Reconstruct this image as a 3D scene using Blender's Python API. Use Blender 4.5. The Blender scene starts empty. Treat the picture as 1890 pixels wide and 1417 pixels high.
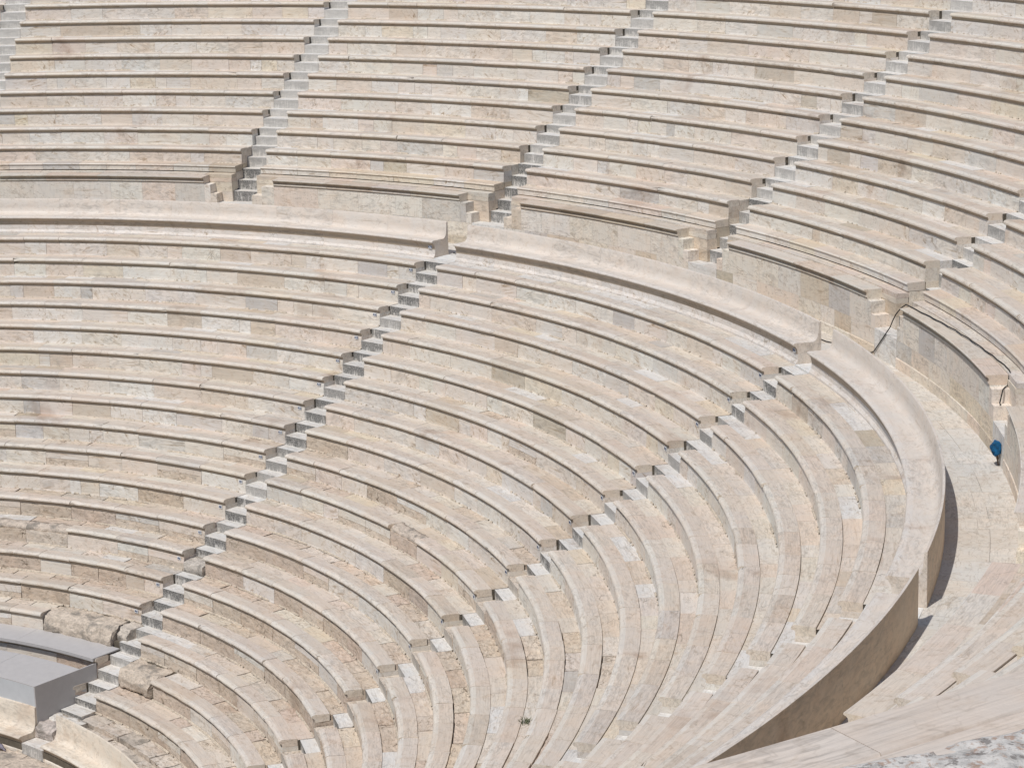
import bpy, math, random
from mathutils import Vector, noise, Matrix
random.seed(7)
rad = math.radians
sc = bpy.context.scene
COL = sc.collection

LET = []
# ---------------------------------------------------------------- camera
CAM = Vector((33.52333, -33.1523, 12.3645)); YAW, PITCH, ROLL = 1.94357, -0.25513, -0.03127
F = Vector((math.cos(PITCH)*math.cos(YAW), math.cos(PITCH)*math.sin(YAW), math.sin(PITCH)))
R0_ = F.cross(Vector((0, 0, 1))).normalized(); U0_ = R0_.cross(F)
RV = math.cos(ROLL)*R0_ + math.sin(ROLL)*U0_; UV = -math.sin(ROLL)*R0_ + math.cos(ROLL)*U0_
cd = bpy.data.cameras.new('camera'); cam = bpy.data.objects.new('camera', cd); COL.objects.link(cam)
cam.matrix_world = Matrix(((RV.x, UV.x, -F.x, CAM.x), (RV.y, UV.y, -F.y, CAM.y), (RV.z, UV.z, -F.z, CAM.z), (0, 0, 0, 1)))
cd.sensor_width = 36.0; cd.lens = 36.0*4267.7/1890; cd.clip_start = 0.5; cd.clip_end = 3000
sc.camera = cam
def pix(P):
    d = Vector(P)-CAM; z = d.dot(F)
    if z < 1: return (-9e9, -9e9)
    return (945+4267.7*d.dot(RV)/z, 708.5-4267.7*d.dot(UV)/z)
# ---------------------------------------------------------------- light
w = bpy.data.worlds.new('World'); sc.world = w; w.use_nodes = True
nt = w.node_tree; sky = nt.nodes.new('ShaderNodeTexSky'); sky.sky_type = 'NISHITA'; sky.sun_disc = False
SUN_AZ, SUN_EL = rad(-105.5), rad(60)
sky.sun_elevation = SUN_EL; sky.sun_rotation = math.pi/2-SUN_AZ; sky.altitude = 100
nt.links.new(sky.outputs[0], nt.nodes['Background'].inputs[0]); nt.nodes['Background'].inputs[1].default_value = 0.11
sl = bpy.data.lights.new('sun', 'SUN'); sl.energy = 4.2; sl.angle = rad(0.53); sl.color = (1.0, 0.962, 0.91)
so = bpy.data.objects.new('sun', sl); COL.objects.link(so); so.location = (0, -60, 80)
sd = Vector((math.cos(SUN_EL)*math.cos(SUN_AZ), math.cos(SUN_EL)*math.sin(SUN_AZ), math.sin(SUN_EL)))
so.rotation_euler = sd.to_track_quat('Z', 'Y').to_euler()
vs = sc.view_settings; vs.view_transform = 'Standard'; vs.look = 'None'; vs.exposure = -0.37; vs.gamma = 1; vs.use_curve_mapping = False

# ---------------------------------------------------------------- materials
class NT:
    def __init__(s, name):
        s.m = bpy.data.materials.new(name); s.m.use_nodes = True; s.t = s.m.node_tree
        s.b = s.t.nodes['Principled BSDF']; s.tc = s.n('TexCoord'); s.oi = s.n('ObjectInfo')
        sm = s.n('VectorMath', operation='SCALE'); sm.inputs[0].default_value = (37.1, 91.7, 53.3); s.l(s.oi.outputs['Random'], sm.inputs['Scale'])
        s.off = sm.outputs[0]
    def n(s, t, **k):
        o = s.t.nodes.new('ShaderNode'+t)
        for a, b in k.items(): setattr(o, a, b)
        return o
    def l(s, a, b): s.t.links.new(a, b)
    def vec(s, scale, rot=(0, 0, 0)):
        a = s.n('Mapping'); a.inputs['Scale'].default_value = scale; a.inputs['Rotation'].default_value = rot
        s.l(s.tc.outputs['Object'], a.inputs[0])
        b = s.n('VectorMath', operation='ADD'); s.l(a.outputs[0], b.inputs[0]); s.l(s.off, b.inputs[1]); return b.outputs[0]
    def noise(s, v, sc_, det=4, rough=.55, dist=0):
        a = s.n('TexNoise'); a.inputs['Scale'].default_value = sc_; a.inputs['Detail'].default_value = det
        a.inputs['Roughness'].default_value = rough; a.inputs['Distortion'].default_value = dist; s.l(v, a.inputs['Vector']); return a.outputs['Fac']
    def ramp(s, f, *st):
        a = s.n('ValToRGB'); e = a.color_ramp.elements
        while len(e) < len(st): e.new(.5)
        for i, (p, c) in enumerate(st):
            e[i].position = p; e[i].color = (c, c, c, 1) if not isinstance(c, tuple) else (*c, 1)
        s.l(f, a.inputs[0]); return a.outputs[0]
    def mix(s, f, a, b, mode='MIX'):
        o = s.n('MixRGB', blend_type=mode)
        for i, x in enumerate((f, a, b)):
            if isinstance(x, (int, float)): o.inputs[i].default_value = x if i == 0 else (x, x, x, 1)
            elif isinstance(x, tuple): o.inputs[i].default_value = (*x, 1)
            else: s.l(x, o.inputs[i])
        return o.outputs[0]
    def math(s, op, a, b=0.0):
        o = s.n('Math', operation=op)
        for i, x in enumerate((a, b)):
            if isinstance(x, (int, float)): o.inputs[i].default_value = x
            else: s.l(x, o.inputs[i])
        return o.outputs[0]
    def bump(s, h, st, d):
        o = s.n('Bump'); o.inputs['Strength'].default_value = st; o.inputs['Distance'].default_value = d; s.l(h, o.inputs['Height']); s.l(o.outputs[0], s.b.inputs['Normal'])
    def fin(s, c, rough=.6, spec=.35):
        s.l(c, s.b.inputs['Base Color'])
        if isinstance(rough, (int, float)): s.b.inputs['Roughness'].default_value = rough
        else: s.l(rough, s.b.inputs['Roughness'])
        s.b.inputs['Specular IOR Level'].default_value = spec; return s.m

def marble(name, mul=(1, 1, 1), lines=.6, crack=.2, patch=.8, grain=(.8, 9, 9), gain=.35, stain=.5, stain_col=(.40, .27, .16), vein=.5, bump=.25, rough=.62, worn=0, vert=0, pits=0):
    k = NT(name)
    base = k.mix(1, k.oi.outputs['Color'], mul, 'MULTIPLY')
    g = k.noise(k.vec(grain, (.0, .0, .12)), 3.2, 6, .62, .35)
    c = k.mix(gain, base, k.ramp(g, (.32, .62), (.48, .95), (.66, 1.12)), 'MULTIPLY')
    # slanting bands of the stone's bedding, only on part of the pieces
    b = k.noise(k.vec((2.0, 9, 5), (0.5, .75, 1.0)), 1.6, 6, .62, 1.2)
    sel = k.ramp(k.math('FRACT', k.math('MULTIPLY', k.oi.outputs['Random'], 17.3)), (.45, 0.0), (.7, .8))
    c = k.mix(sel, c, k.mix(1, c, k.ramp(b, (.36, .74), (.5, 1.0), (.64, 1.08)), 'MULTIPLY'))
    # fine bedding lines, each stone cut at its own angle
    vr = k.n('VectorRotate', rotation_type='AXIS_ANGLE'); vr.inputs['Axis'].default_value = (0, .75, .65); vr.inputs['Center'].default_value = (0, 0, 0)
    k.l(k.tc.outputs['Object'], vr.inputs['Vector']); k.l(k.math('MULTIPLY', k.math('SUBTRACT', k.math('FRACT', k.math('MULTIPLY', k.oi.outputs['Random'], 7.9)), .5), 2.6), vr.inputs['Angle'])
    mp = k.n('Mapping'); mp.inputs['Scale'].default_value = (.55, 8, 8); k.l(vr.outputs[0], mp.inputs[0])
    ad = k.n('VectorMath', operation='ADD'); k.l(mp.outputs[0], ad.inputs[0]); k.l(k.off, ad.inputs[1])
    ln = k.noise(ad.outputs[0], 1.3, 7, .66, .9)
    lm = k.ramp(k.noise(k.vec((1, 1, 1)), 1.1, 3, .5), (.40, .15), (.62, 1.0))
    c = k.mix(k.math('MULTIPLY', lm, lines), c, k.mix(1, c, k.ramp(ln, (.34, (.52, .43, .34)), (.405, (.86, .81, .75)), (.46, (1.0, .99, .98)), (.60, (1.06, 1.07, 1.09))), 'MULTIPLY'))
    # cool / warm drift
    d = k.noise(k.vec((1.3, 1.6, 1.6)), 1.5, 4, .6, .4)
    c = k.mix(.5, c, k.ramp(d, (.32, (.93, .97, 1.01)), (.5, (1, 1, 1)), (.68, (1.03, .965, .91))), 'MULTIPLY')
    # rusty / brown stains
    s1 = k.noise(k.vec((2, 3, 3) if not vert else (5, 5, .7)), 1.9, 7, .66, .8)
    m = k.ramp(s1, (.57, 0.0), (.72, 1.0))
    s2 = k.noise(k.vec((1, 1, 1)), .9, 3, .5)
    m = k.math('MULTIPLY', m, k.ramp(s2, (.45, .0), (.62, 1.0)))
    c = k.mix(k.math('MULTIPLY', m, stain), c, stain_col)
    if crack:
        w1 = k.n('TexNoise'); w1.inputs['Scale'].default_value = 3.5; w1.inputs['Detail'].default_value = 3; k.l(k.vec((1, 1, 1)), w1.inputs['Vector'])
        w2 = k.n('VectorMath', operation='SCALE'); w2.inputs['Scale'].default_value = .55; k.l(w1.outputs['Color'], w2.inputs[0])
        w3 = k.n('VectorMath', operation='ADD'); k.l(k.vec((.8, 1.3, 1.3)), w3.inputs[0]); k.l(w2.outputs[0], w3.inputs[1])
        vo = k.n('TexVoronoi', feature='DISTANCE_TO_EDGE'); vo.inputs['Scale'].default_value = 1.25; k.l(w3.outputs[0], vo.inputs['Vector'])
        ck = k.math('MULTIPLY', k.ramp(vo.outputs['Distance'], (.004, 1.0), (.020, 0.0)), k.ramp(k.noise(k.vec((1, 1, 1)), 1.7, 4, .6), (.56, 0.0), (.62, 1.0)))
        c = k.mix(k.math('MULTIPLY', ck, min(1, crack*1.3)), c, (.13, .095, .065))
    # broad weather patches that run across several stones
    ge = k.n('NewGeometry'); big = k.noise(ge.outputs['Position'], .42, 5, .6, .5)
    c = k.mix(k.math('MULTIPLY', k.ramp(big, (.60, 0.0), (.70, 1.0)), patch), c, k.mix(1, c, (.74, .66, .61), 'MULTIPLY'))
    # thin dark veins
    v = k.noise(k.vec((.9, 2.2, 3.0), (.3, .7, .6)), 1.3, 4, .52, 1.4)
    vv = k.math('ABSOLUTE', k.math('SUBTRACT', v, .5))
    c = k.mix(k.math('MULTIPLY', k.ramp(vv, (0.0, 1.0), (.014, 0.0)), vein), c, (.30, .24, .18))
    # fine speckle
    f = k.noise(k.vec((1, 1, 1)), 38, 5, .7)
    c = k.mix(.12, c, k.ramp(f, (.3, .72), (.5, .98), (.7, 1.14)), 'MULTIPLY')
    h = k.math('ADD', k.math('MULTIPLY', g, .7), k.math('MULTIPLY', f, .5))
    if pits or worn:
        p = k.noise(k.vec((1, 1, 1)), 11, 6, .72, .4)
        pm = k.ramp(p, (.30, 0.0), (.42, 1.0))
        c = k.mix(max(pits, worn), c, k.mix(1, c, k.ramp(p, (.28, .62), (.42, .97), (.7, 1.06)), 'MULTIPLY'))
        h = k.math('ADD', h, k.math('MULTIPLY', pm, 1.3*max(pits, worn)))
    k.bump(h, bump, .02)
    return k.fin(c, rough)

M = {}
M['top'] = marble('worn_marble_top', (1.0, .955, .92), grain=(.6, 13, 13), gain=.45, stain=.45, vein=.3, bump=.25, worn=.1, crack=.25, lines=.6)
M['nose'] = marble('smoothed_marble_edge', (1.07, 1.07, 1.06), gain=.15, stain=.25, vein=.35, bump=.15, rough=.5)
M['riser'] = marble('marble_riser', (1.08, 1.10, 1.12), lines=1.0, grain=(.7, 5, 8), gain=.3, stain=.6, vein=.4, bump=.15, crack=.3)
M['under'] = marble('shade_toned_undercut_marble', (.68, .61, .52), gain=.4, stain=.8, stain_col=(.20, .15, .09), vein=.3, bump=.2)  # base colour darkened to deepen the shade below nose and cornice; brown stains on top
M['side'] = marble('sawn_marble_end', (1.10, 1.06, 1.0), gain=.3, stain=.5, bump=.2)
M['old'] = marble('weathered_old_marble', (.98, .945, .905), grain=(1.3, 4, 5), gain=.6, stain=.9, stain_col=(.27, .19, .13), vein=1.0, bump=.7, rough=.8, pits=.55, crack=.9)
M['foot'] = marble('trodden_marble_slab', (1.0, .985, .97), grain=(.7, 8, 8), gain=.4, stain=.6, stain_col=(.42, .29, .17), vein=.5, bump=.25, worn=.15, crack=.45)
M['back'] = marble('polished_backrest_marble', (1.05, 1.03, 1.0), lines=.45, grain=(.8, 3, 3), gain=.2, stain=.5, stain_col=(.50, .38, .26), vein=.25, bump=.15, rough=.5)
M['panel'] = marble('podium_wall_marble', (1.22, 1.23, 1.22), grain=(4, 4, 1.0), gain=.25, stain=.5, lines=.6, patch=0, stain_col=(.50, .37, .24), vein=.6, bump=.15, vert=1)
M['pave'] = marble('paving_marble', (1.03, 1.02, 1.0), grain=(7, 1.0, 5), gain=.3, stain=.45, stain_col=(.50, .36, .22), vein=.5, bump=.3, worn=.15)
M['coping'] = marble('striped_coping_marble', (1.02, .965, .91), grain=(.45, 14, 14), gain=.5, stain=.3, vein=.2, bump=.25, lines=.35, crack=.15)
M['backwall'] = marble('bounce_tinted_back_face', (1.02, .88, .70), grain=(1.5, 3, 3), gain=.35, stain=.3, vein=.2, bump=.1, lines=.25, crack=0)  # warm tint stands in for light bounced onto the shaded face; faint brown stains
M['tread'] = marble('white_step_marble', (1.09, 1.09, 1.08), grain=(1.2, 7, 6), gain=.35, stain=.15, vein=.4, bump=.3)

def step_front():
    k = NT('streaked_step_marble')
    base = k.mix(1, k.oi.outputs['Color'], (.98, .965, .94), 'MULTIPLY')
    g = k.noise(k.vec((1.2, 5, 5)), 3, 6, .65, .5)
    c = k.mix(.5, base, k.ramp(g, (.3, .6), (.6, 1.05)), 'MULTIPLY')
    sx = k.n('SeparateXYZ'); k.l(k.tc.outputs['Generated'], sx.inputs[0])
    st = k.noise(k.vec((16, 3, 2.2)), 1.6, 7, .7, .25)
    blot = k.noise(k.vec((2.6, 2, 2.6)), 1.5, 5, .6)
    fall = k.ramp(sx.outputs['Z'], (.1, .0), (.9, 1.6))
    m = k.math('ADD', k.math('MULTIPLY', st, .9), k.math('MULTIPLY', blot, .75))
    m = k.math('ADD', m, k.math('MULTIPLY', fall, .10))
    m = k.ramp(m, (.76, 0.0), (.90, .98))
    pr = k.math('MULTIPLY', k.ramp(k.math('FRACT', k.math('MULTIPLY', k.oi.outputs['Random'], 23.7)), (.1, .45), (.5, 1.0)), k.oi.outputs['Alpha'])
    m = k.math('MULTIPLY', m, pr)
    m2 = k.math('MULTIPLY', m, k.ramp(k.noise(k.vec((1, 1, 1)), 45, 4, .7), (.36, .35), (.6, 1.0)))
    c = k.mix(m2, c, (.055, .055, .055))
    k.bump(g, .25, .02); return k.fin(c, .7)
M['stepf'] = step_front()

def rubble():
    k = NT('lichen_rubble_stone')
    a = k.noise(k.vec((1, 1, 1)), 9.0, 9, .70, .2)
    b = k.noise(k.vec((1, 1, 1)), 17.0, 7, .68, .3)
    d = k.noise(k.vec((1, 1, 1)), 12, 8, .7, .2)
    c = k.ramp(a, (.30, (.22, .21, .20)), (.42, (.47, .45, .42)), (.52, (.62, .59, .55)), (.7, (.70, .665, .62)))
    c = k.mix(k.ramp(b, (.53, 0.0), (.60, .85)), c, (.40, .27, .20))
    c = k.mix(k.ramp(d, (.54, 0.0), (.60, .85)), c, (.20, .18, .165))
    c = k.mix(k.ramp(k.noise(k.vec((1, 1, 1)), 40, 6, .7), (.60, 0.0), (.66, .8)), c, (.14, .11, .09))
    k.bump(a, .6, .03); return k.fin(c, .9, .2)
M['rubble'] = rubble()

def rockm():
    k = NT('broken_brown_stone')
    base = k.mix(1, k.oi.outputs['Color'], (.98, .935, .885), 'MULTIPLY')
    a = k.noise(k.vec((1.2, 2.5, 3)), 3.5, 9, .7, .8); d = k.noise(k.vec((1, 1, 1)), 14, 8, .75)
    c = k.mix(.8, base, k.ramp(a, (.30, .48), (.5, .9), (.7, 1.25)), 'MULTIPLY')
    c = k.mix(.7, c, k.ramp(d, (.3, .45), (.5, 1.0), (.7, 1.15)), 'MULTIPLY')
    c = k.mix(k.ramp(k.noise(k.vec((1, 1, 1)), 2.4, 6, .6), (.52, 0.0), (.62, .75)), c, (.22, .20, .175))
    k.bump(k.math('ADD', a, d), .8, .04); return k.fin(c, .85, .2)
M['rock'] = rockm()

def simple(name, col, rough=.6, var=.12, scale=8, bump=.1):
    k = NT(name); a = k.noise(k.vec((1, 1, 1)), scale, 6, .65)
    c = k.mix(1, col, k.ramp(a, (.3, 1-var), (.7, 1+var)), 'MULTIPLY'); k.bump(a, bump, .01); return k.fin(c, rough)
M['mortar'] = simple('lime_mortar', (.50, .43, .345), .9, .35, 14, .5)
M['earth'] = simple('packed_dark_core', (.12, .10, .075), .95, .3, 6, .4)
M['ground'] = simple('dry_earth', (.26, .22, .16), .95, .35, .8, .4)
M['grey'] = simple('grey_painted_board', (.47, .452, .442), .55, .05, 5, .04)
M['greyf'] = simple('pale_grey_painted_board', (.53, .545, .56), .5, .05, 5, .04)
M['cable'] = simple('black_rubber', (.012, .012, .013), .5, .1)
M['blue'] = simple('blue_cloth', (.006, .085, .20), .8, .7, 16, .9)
M['wood'] = simple('brown_wood', (.14, .09, .06), .7, .3)
M['plate'] = simple('white_enamel', (.72, .73, .74), .4, .05)
M['ink'] = simple('navy_paint', (.02, .045, .13), .5, .05)
M['weed'] = simple('green_weed', (.07, .085, .035), .8, .4)
M['feather'] = simple('grey_feathers', (.23, .21, .25), .8, .35, 22)
M['feather_dark'] = simple('dark_feathers', (.06, .055, .075), .6, .3, 22)
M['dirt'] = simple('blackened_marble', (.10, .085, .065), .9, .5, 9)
M['crack'] = simple('dark_soil', (.09, .07, .05), .95, .4, 12)

# ---------------------------------------------------------------- helpers
def tag(o, label=None, cat=None, group=None, kind=None):
    if label: o['label'] = label
    if cat: o['category'] = cat
    if group: o['group'] = group
    if kind: o['kind'] = kind
    return o
def empty(name, loc, parent=None):
    o = bpy.data.objects.new(name, None); COL.objects.link(o); o.location = loc; o.empty_display_size = .2
    if parent: setpar(o, parent)
    return o
def setpar(o, p):
    o.parent = p; o.matrix_parent_inverse = Matrix.Translation(p.location).inverted() if not p.parent else (Matrix.Translation(p.parent.location) @ Matrix.Translation(Vector(p.location)-Vector(p.parent.location))).inverted()
def pol(r, az, z): return Vector((r*math.cos(rad(az)), r*math.sin(rad(az)), z))
def cst(a): return lambda r: a
def stair_az(az, side, lat): return lambda r: az-side*math.degrees(math.asin(min(.99, lat/r)))   # side +1 = clockwise

def mesh_obj(name, verts, faces, mats, mi, loc, rotz, parent=None, color=None, smooth=None):
    me = bpy.data.meshes.new(name); me.from_pydata(verts, [], faces)
    for m in mats: me.materials.append(m)
    if mi: me.polygons.foreach_set('material_index', mi)
    if smooth: me.polygons.foreach_set('use_smooth', smooth)
    me.validate(); me.update()
    o = bpy.data.objects.new(name, me); COL.objects.link(o); o.location = loc; o.rotation_euler = (0, 0, rotz)
    if color: o.color = (*color, 1) if len(color) == 3 else color
    if parent is not None:
        o.parent = parent; o.matrix_parent_inverse = parent.matrix_basis.inverted() if parent.parent is None else (parent.parent.matrix_basis @ parent.matrix_parent_inverse @ parent.matrix_basis).inverted()
    return o

def arc_piece(name, prof, fa, fb, mats, parent=None, color=(.6, .56, .5), gap=.006, seg=.5, amp=0.0, nfreq=5.0, sub=0, jit=0.0, cap=None, smooth_edges=(), smooth_all=False, chip=None):
    """prof: closed list (r, z, mat) seen with r to the right, z up; runs from az fa (left) to fb (right)."""
    if sub:
        P = []
        for i, (r, z, m) in enumerate(prof):
            r2, z2, _ = prof[(i+1) % len(prof)]; n = max(1, int(math.hypot(r2-r, z2-z)/sub))
            for k in range(n): P.append((r+(r2-r)*k/n, z+(z2-z)*k/n, m))
        prof = P
    rm = sum(p[0] for p in prof)/len(prof); zm = min(p[1] for p in prof)
    am = (fa(rm)+fb(rm))/2; L = rad(fa(rm)-fb(rm))*rm
    if L < .03: return None
    n = max(1, int(round(L/seg)))
    base = pol(rm, am, zm); th = rad(am)-math.pi/2; ct, st = math.cos(-th), math.sin(-th)
    dr = random.uniform(-jit, jit); dz = random.uniform(-jit, jit)*.8; off = Vector((random.uniform(0, 90), random.uniform(0, 90), 0))
    V = []
    if not smooth_all: 
        # split the profile where two neighbouring edges are not both smooth
        ring = []; edges = []
        for i, (r, z, m) in enumerate(prof):
            pm = prof[i-1][2]
            if m in smooth_edges and pm in smooth_edges: ring.append((r, z)); a = len(ring)-1
            else: ring.append((r, z)); ring.append((r, z)); a = len(ring)-1
            edges.append([a, None, m])
        for i in range(len(prof)):
            nx = edges[(i+1) % len(prof)][0]; m = prof[i][2]; nm = prof[(i+1) % len(prof)][2]
            edges[i][1] = nx if (m in smooth_edges and nm in smooth_edges) else nx-1
    else:
        ring = [(r, z) for r, z, m in prof]; edges = [(i, (i+1) % len(prof), prof[i][2]) for i in range(len(prof))]
    np_ = len(ring); firsts = [e[0] for e in edges]
    for k in range(n+1):
        for (r, z) in ring:
            ga = math.degrees(gap/2/r); a0, a1 = fa(r)-ga, fb(r)+ga
            cr_, cz_ = (chip[1]*random.uniform(.6, 1.2), chip[1]*random.uniform(.2, .9)) if chip and k == (0 if chip[0] else n) and r < prof[0][0]+.03 and z > prof[0][1]+.02 else (0, 0)
            p = pol(r+dr+cr_, a0+(a1-a0)*k/n, z+dz-cz_)
            if amp:
                q = noise.noise_vector((p+off)*nfreq)+.5*noise.noise_vector((p+off)*nfreq*2.7)+(.35*noise.noise_vector((p+off)*nfreq*6.5) if smooth_all else Vector())
                p = p+q*amp
            d = p-base; V.append((d.x*ct-d.y*st, d.x*st+d.y*ct, d.z))
    Fc = []; mi = []; sm = []
    for k in range(n):
        for (i, j, m) in edges:
            Fc.append((k*np_+i, (k+1)*np_+i, (k+1)*np_+j, k*np_+j)); mi.append(m); sm.append(m in smooth_edges or smooth_all)
    b0 = len(V); V += [V[i] for i in firsts]; b1 = len(V); V += [V[n*np_+i] for i in firsts]; q = len(firsts)
    Fc.append(tuple(range(b0, b0+q))); Fc.append(tuple(b1+i for i in reversed(range(q))))
    c = cap if cap is not None else prof[-1][2]; mi += [c, c]; sm += [False, False]
    return mesh_obj(name, V, Fc, mats, mi, base, th, parent, color, sm)

def inview(r, az, z, mx=330, my=260):
    u, v = pix(pol(r, az, z)); return -mx < u < 1890+mx and -my < v < 1417+my

def joints(a0, a1, r, lo=.8, hi=1.35):
    """cut [a1, a0] (a0 larger) into stones of random length (metres at radius r)."""
    L = rad(a0-a1)*r; xs = [0.0]
    while xs[-1] < L-.01:
        xs.append(xs[-1]+random.uniform(lo, hi))
    s = L/xs[-1]; return [a0-math.degrees(x*s/r) for x in xs]

PAL = [((.640, .610, .550), 18), ((.625, .585, .525), 18), ((.640, .570, .500), 14), ((.655, .640, .600), 14), ((.590, .570, .530), 8),
       ((.590, .520, .445), 8), ((.535, .520, .490), 4), ((.520, .450, .365), 3), ((.455, .450, .440), 1.6), ((.445, .400, .325), 1.6), ((.640, .580, .470), 4)]
def tint(v=.02, old=0.0):
    c = random.choices([p[0] for p in PAL], [p[1] for p in PAL])[0]
    c = tuple(.74*x+.26*y for x, y in zip(c, (.625, .585, .53)))
    if random.random() < old: c = (.60, .54, .475)
    k = 1+random.uniform(-v, v)*1.5
    return tuple(min(.78, x*k*(1+random.uniform(-v, v)*.5)*q) for x, q in zip(c, (1, .962, .928)))

def greyed(c, a, b):
    k = random.uniform(a, b); return tuple(x*k for x in c)
# ---------------------------------------------------------------- dimensions (metres)
D = .75; RL = 26.37; HL = .4909                    # lower tier: nose radius of row 0, drop per row
DU = .7477; HU = .482; RU0, ZU0 = 27.861, .7026    # upper tier
WL, WU = .396, .430                                # half widths of the stairs
LOW = [104.6, 70.21, 35.73, 1.57, -32.7]
UPP = [124.3, 106.83, 88.36, 70.01, 52.75, 35.15, 19.0, 1.5, -16.1, -33.6]
ORD = ['zeroth', 'first', 'second', 'third', 'fourth', 'fifth', 'sixth', 'seventh', 'eighth', 'ninth', 'tenth', 'eleventh', 'twelfth', 'thirteenth', 'fourteenth', 'fifteenth', 'sixteenth', 'seventeenth', 'eighteenth']
FLOOR = -.44

# ---------------------------------------------------------------- setting: core under the stones, ground
def revolve(name, prof, a0, a1, mat, step=1.5):
    n = int((a1-a0)/step); V = []; Fc = []
    for k in range(n+1):
        for r, z in prof: V.append(tuple(pol(r, a0+(a1-a0)*k/n, z)))
    m = len(prof)
    for k in range(n):
        for i in range(m-1): Fc.append((k*m+i, k*m+i+1, (k+1)*m+i+1, (k+1)*m+i))
    return mesh_obj(name, V, Fc, [mat], None, (0, 0, 0), 0)
cp = [(5, -10.02), (11.22, -10.02), (11.24, -9.72), (11.8, -9.70), (11.82, -9.46), (12.45, -9.46)]
for i in range(18, 0, -1):
    R = RL-i*D; z = -i*HL
    cp += [(R+.09, z-.46), (R+.10, z-.29), (R+.52, z-.28), (R+.53, z-.06)]
cp += [(RL+.02, FLOOR-.06), (28.44, FLOOR-.06), (28.48, -.1), (28.80, -.1), (28.82, .2), (29.12, .2), (29.14, .5), (29.44, .5), (29.46, .8), (29.76, .8), (29.78, 1.1), (30.06, 1.1), (30.08, 1.4), (30.33, 1.4)]
for i in range(3, 14):
    R = RU0+i*DU; z = ZU0+i*HU
    cp += [(R+(.26 if i == 3 else .10), z-.44), (R+(.27 if i == 3 else .11), z-.29), (R+.52, z-.28), (R+.53, z-.06)]
cp += [(39.0, 6.9), (39.8, 6.9), (39.85, 8.2), (42.5, 8.2)]
o = revolve('terrain', cp, -46, 152, M['earth']); tag(o, kind='structure')
def gh(x, y):
    r = math.hypot(x, y); a = math.degrees(math.atan2(y, x))
    a = a if a > -170 else a+360
    out = 8.1-.01*max(0, r-42)
    if r < 42.2: return -10.1
    e = min(1, max(0, (a+75)/12), max(0, (185-a)/12)) if -75 < a < 185 else 0
    return -10.1+(out+10.1)*e
V = []; Fc = []; rs = [0, 8, 20, 42.0, 42.3, 44, 48, 55, 70, 100, 200, 500, 1200]; N = 120
for r in rs:
    for k in range(N):
        x, y = r*math.cos(2*math.pi*k/N), r*math.sin(2*math.pi*k/N); V.append((x, y, gh(x, y)+(.25*noise.noise(Vector((x*.3, y*.3, 0))) if r > 43 else 0)))
for i in range(len(rs)-1):
    for k in range(N): Fc.append((i*N+k, i*N+(k+1) % N, (i+1)*N+(k+1) % N, (i+1)*N+k))
o = mesh_obj('ground', V, Fc, [M['ground']], None, (0, 0, 0), 0); tag(o, kind='structure')

# ---------------------------------------------------------------- seating rows
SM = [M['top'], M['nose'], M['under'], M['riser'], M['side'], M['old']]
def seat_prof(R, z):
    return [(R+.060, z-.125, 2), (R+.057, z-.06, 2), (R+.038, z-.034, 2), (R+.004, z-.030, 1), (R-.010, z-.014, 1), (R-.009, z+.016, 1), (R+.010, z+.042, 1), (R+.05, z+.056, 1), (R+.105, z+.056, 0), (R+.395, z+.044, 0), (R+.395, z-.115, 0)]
def riser_prof(R, z, foot): return [(R+.053, z-.117, 3), (R+.044, z-.19, 3), (R+.034, z-foot+.03, 3), (R+.022, z-foot-.02, 3), (R+.48, z-foot-.02, 3), (R+.48, z-.117, 3)]

def rock_piece(name, prof, a0, a1, parent, amp=.05, color=(.64, .57, .49), mat='rock', seg=.09, sub=.09, nf=4.5, gap=.03):
    return arc_piece(name, [(r, z, 0) for r, z in prof], cst(a0), cst(a1), [M[mat]], parent, color, gap=gap, seg=seg, amp=amp, nfreq=nf, sub=sub, smooth_all=True)

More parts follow.
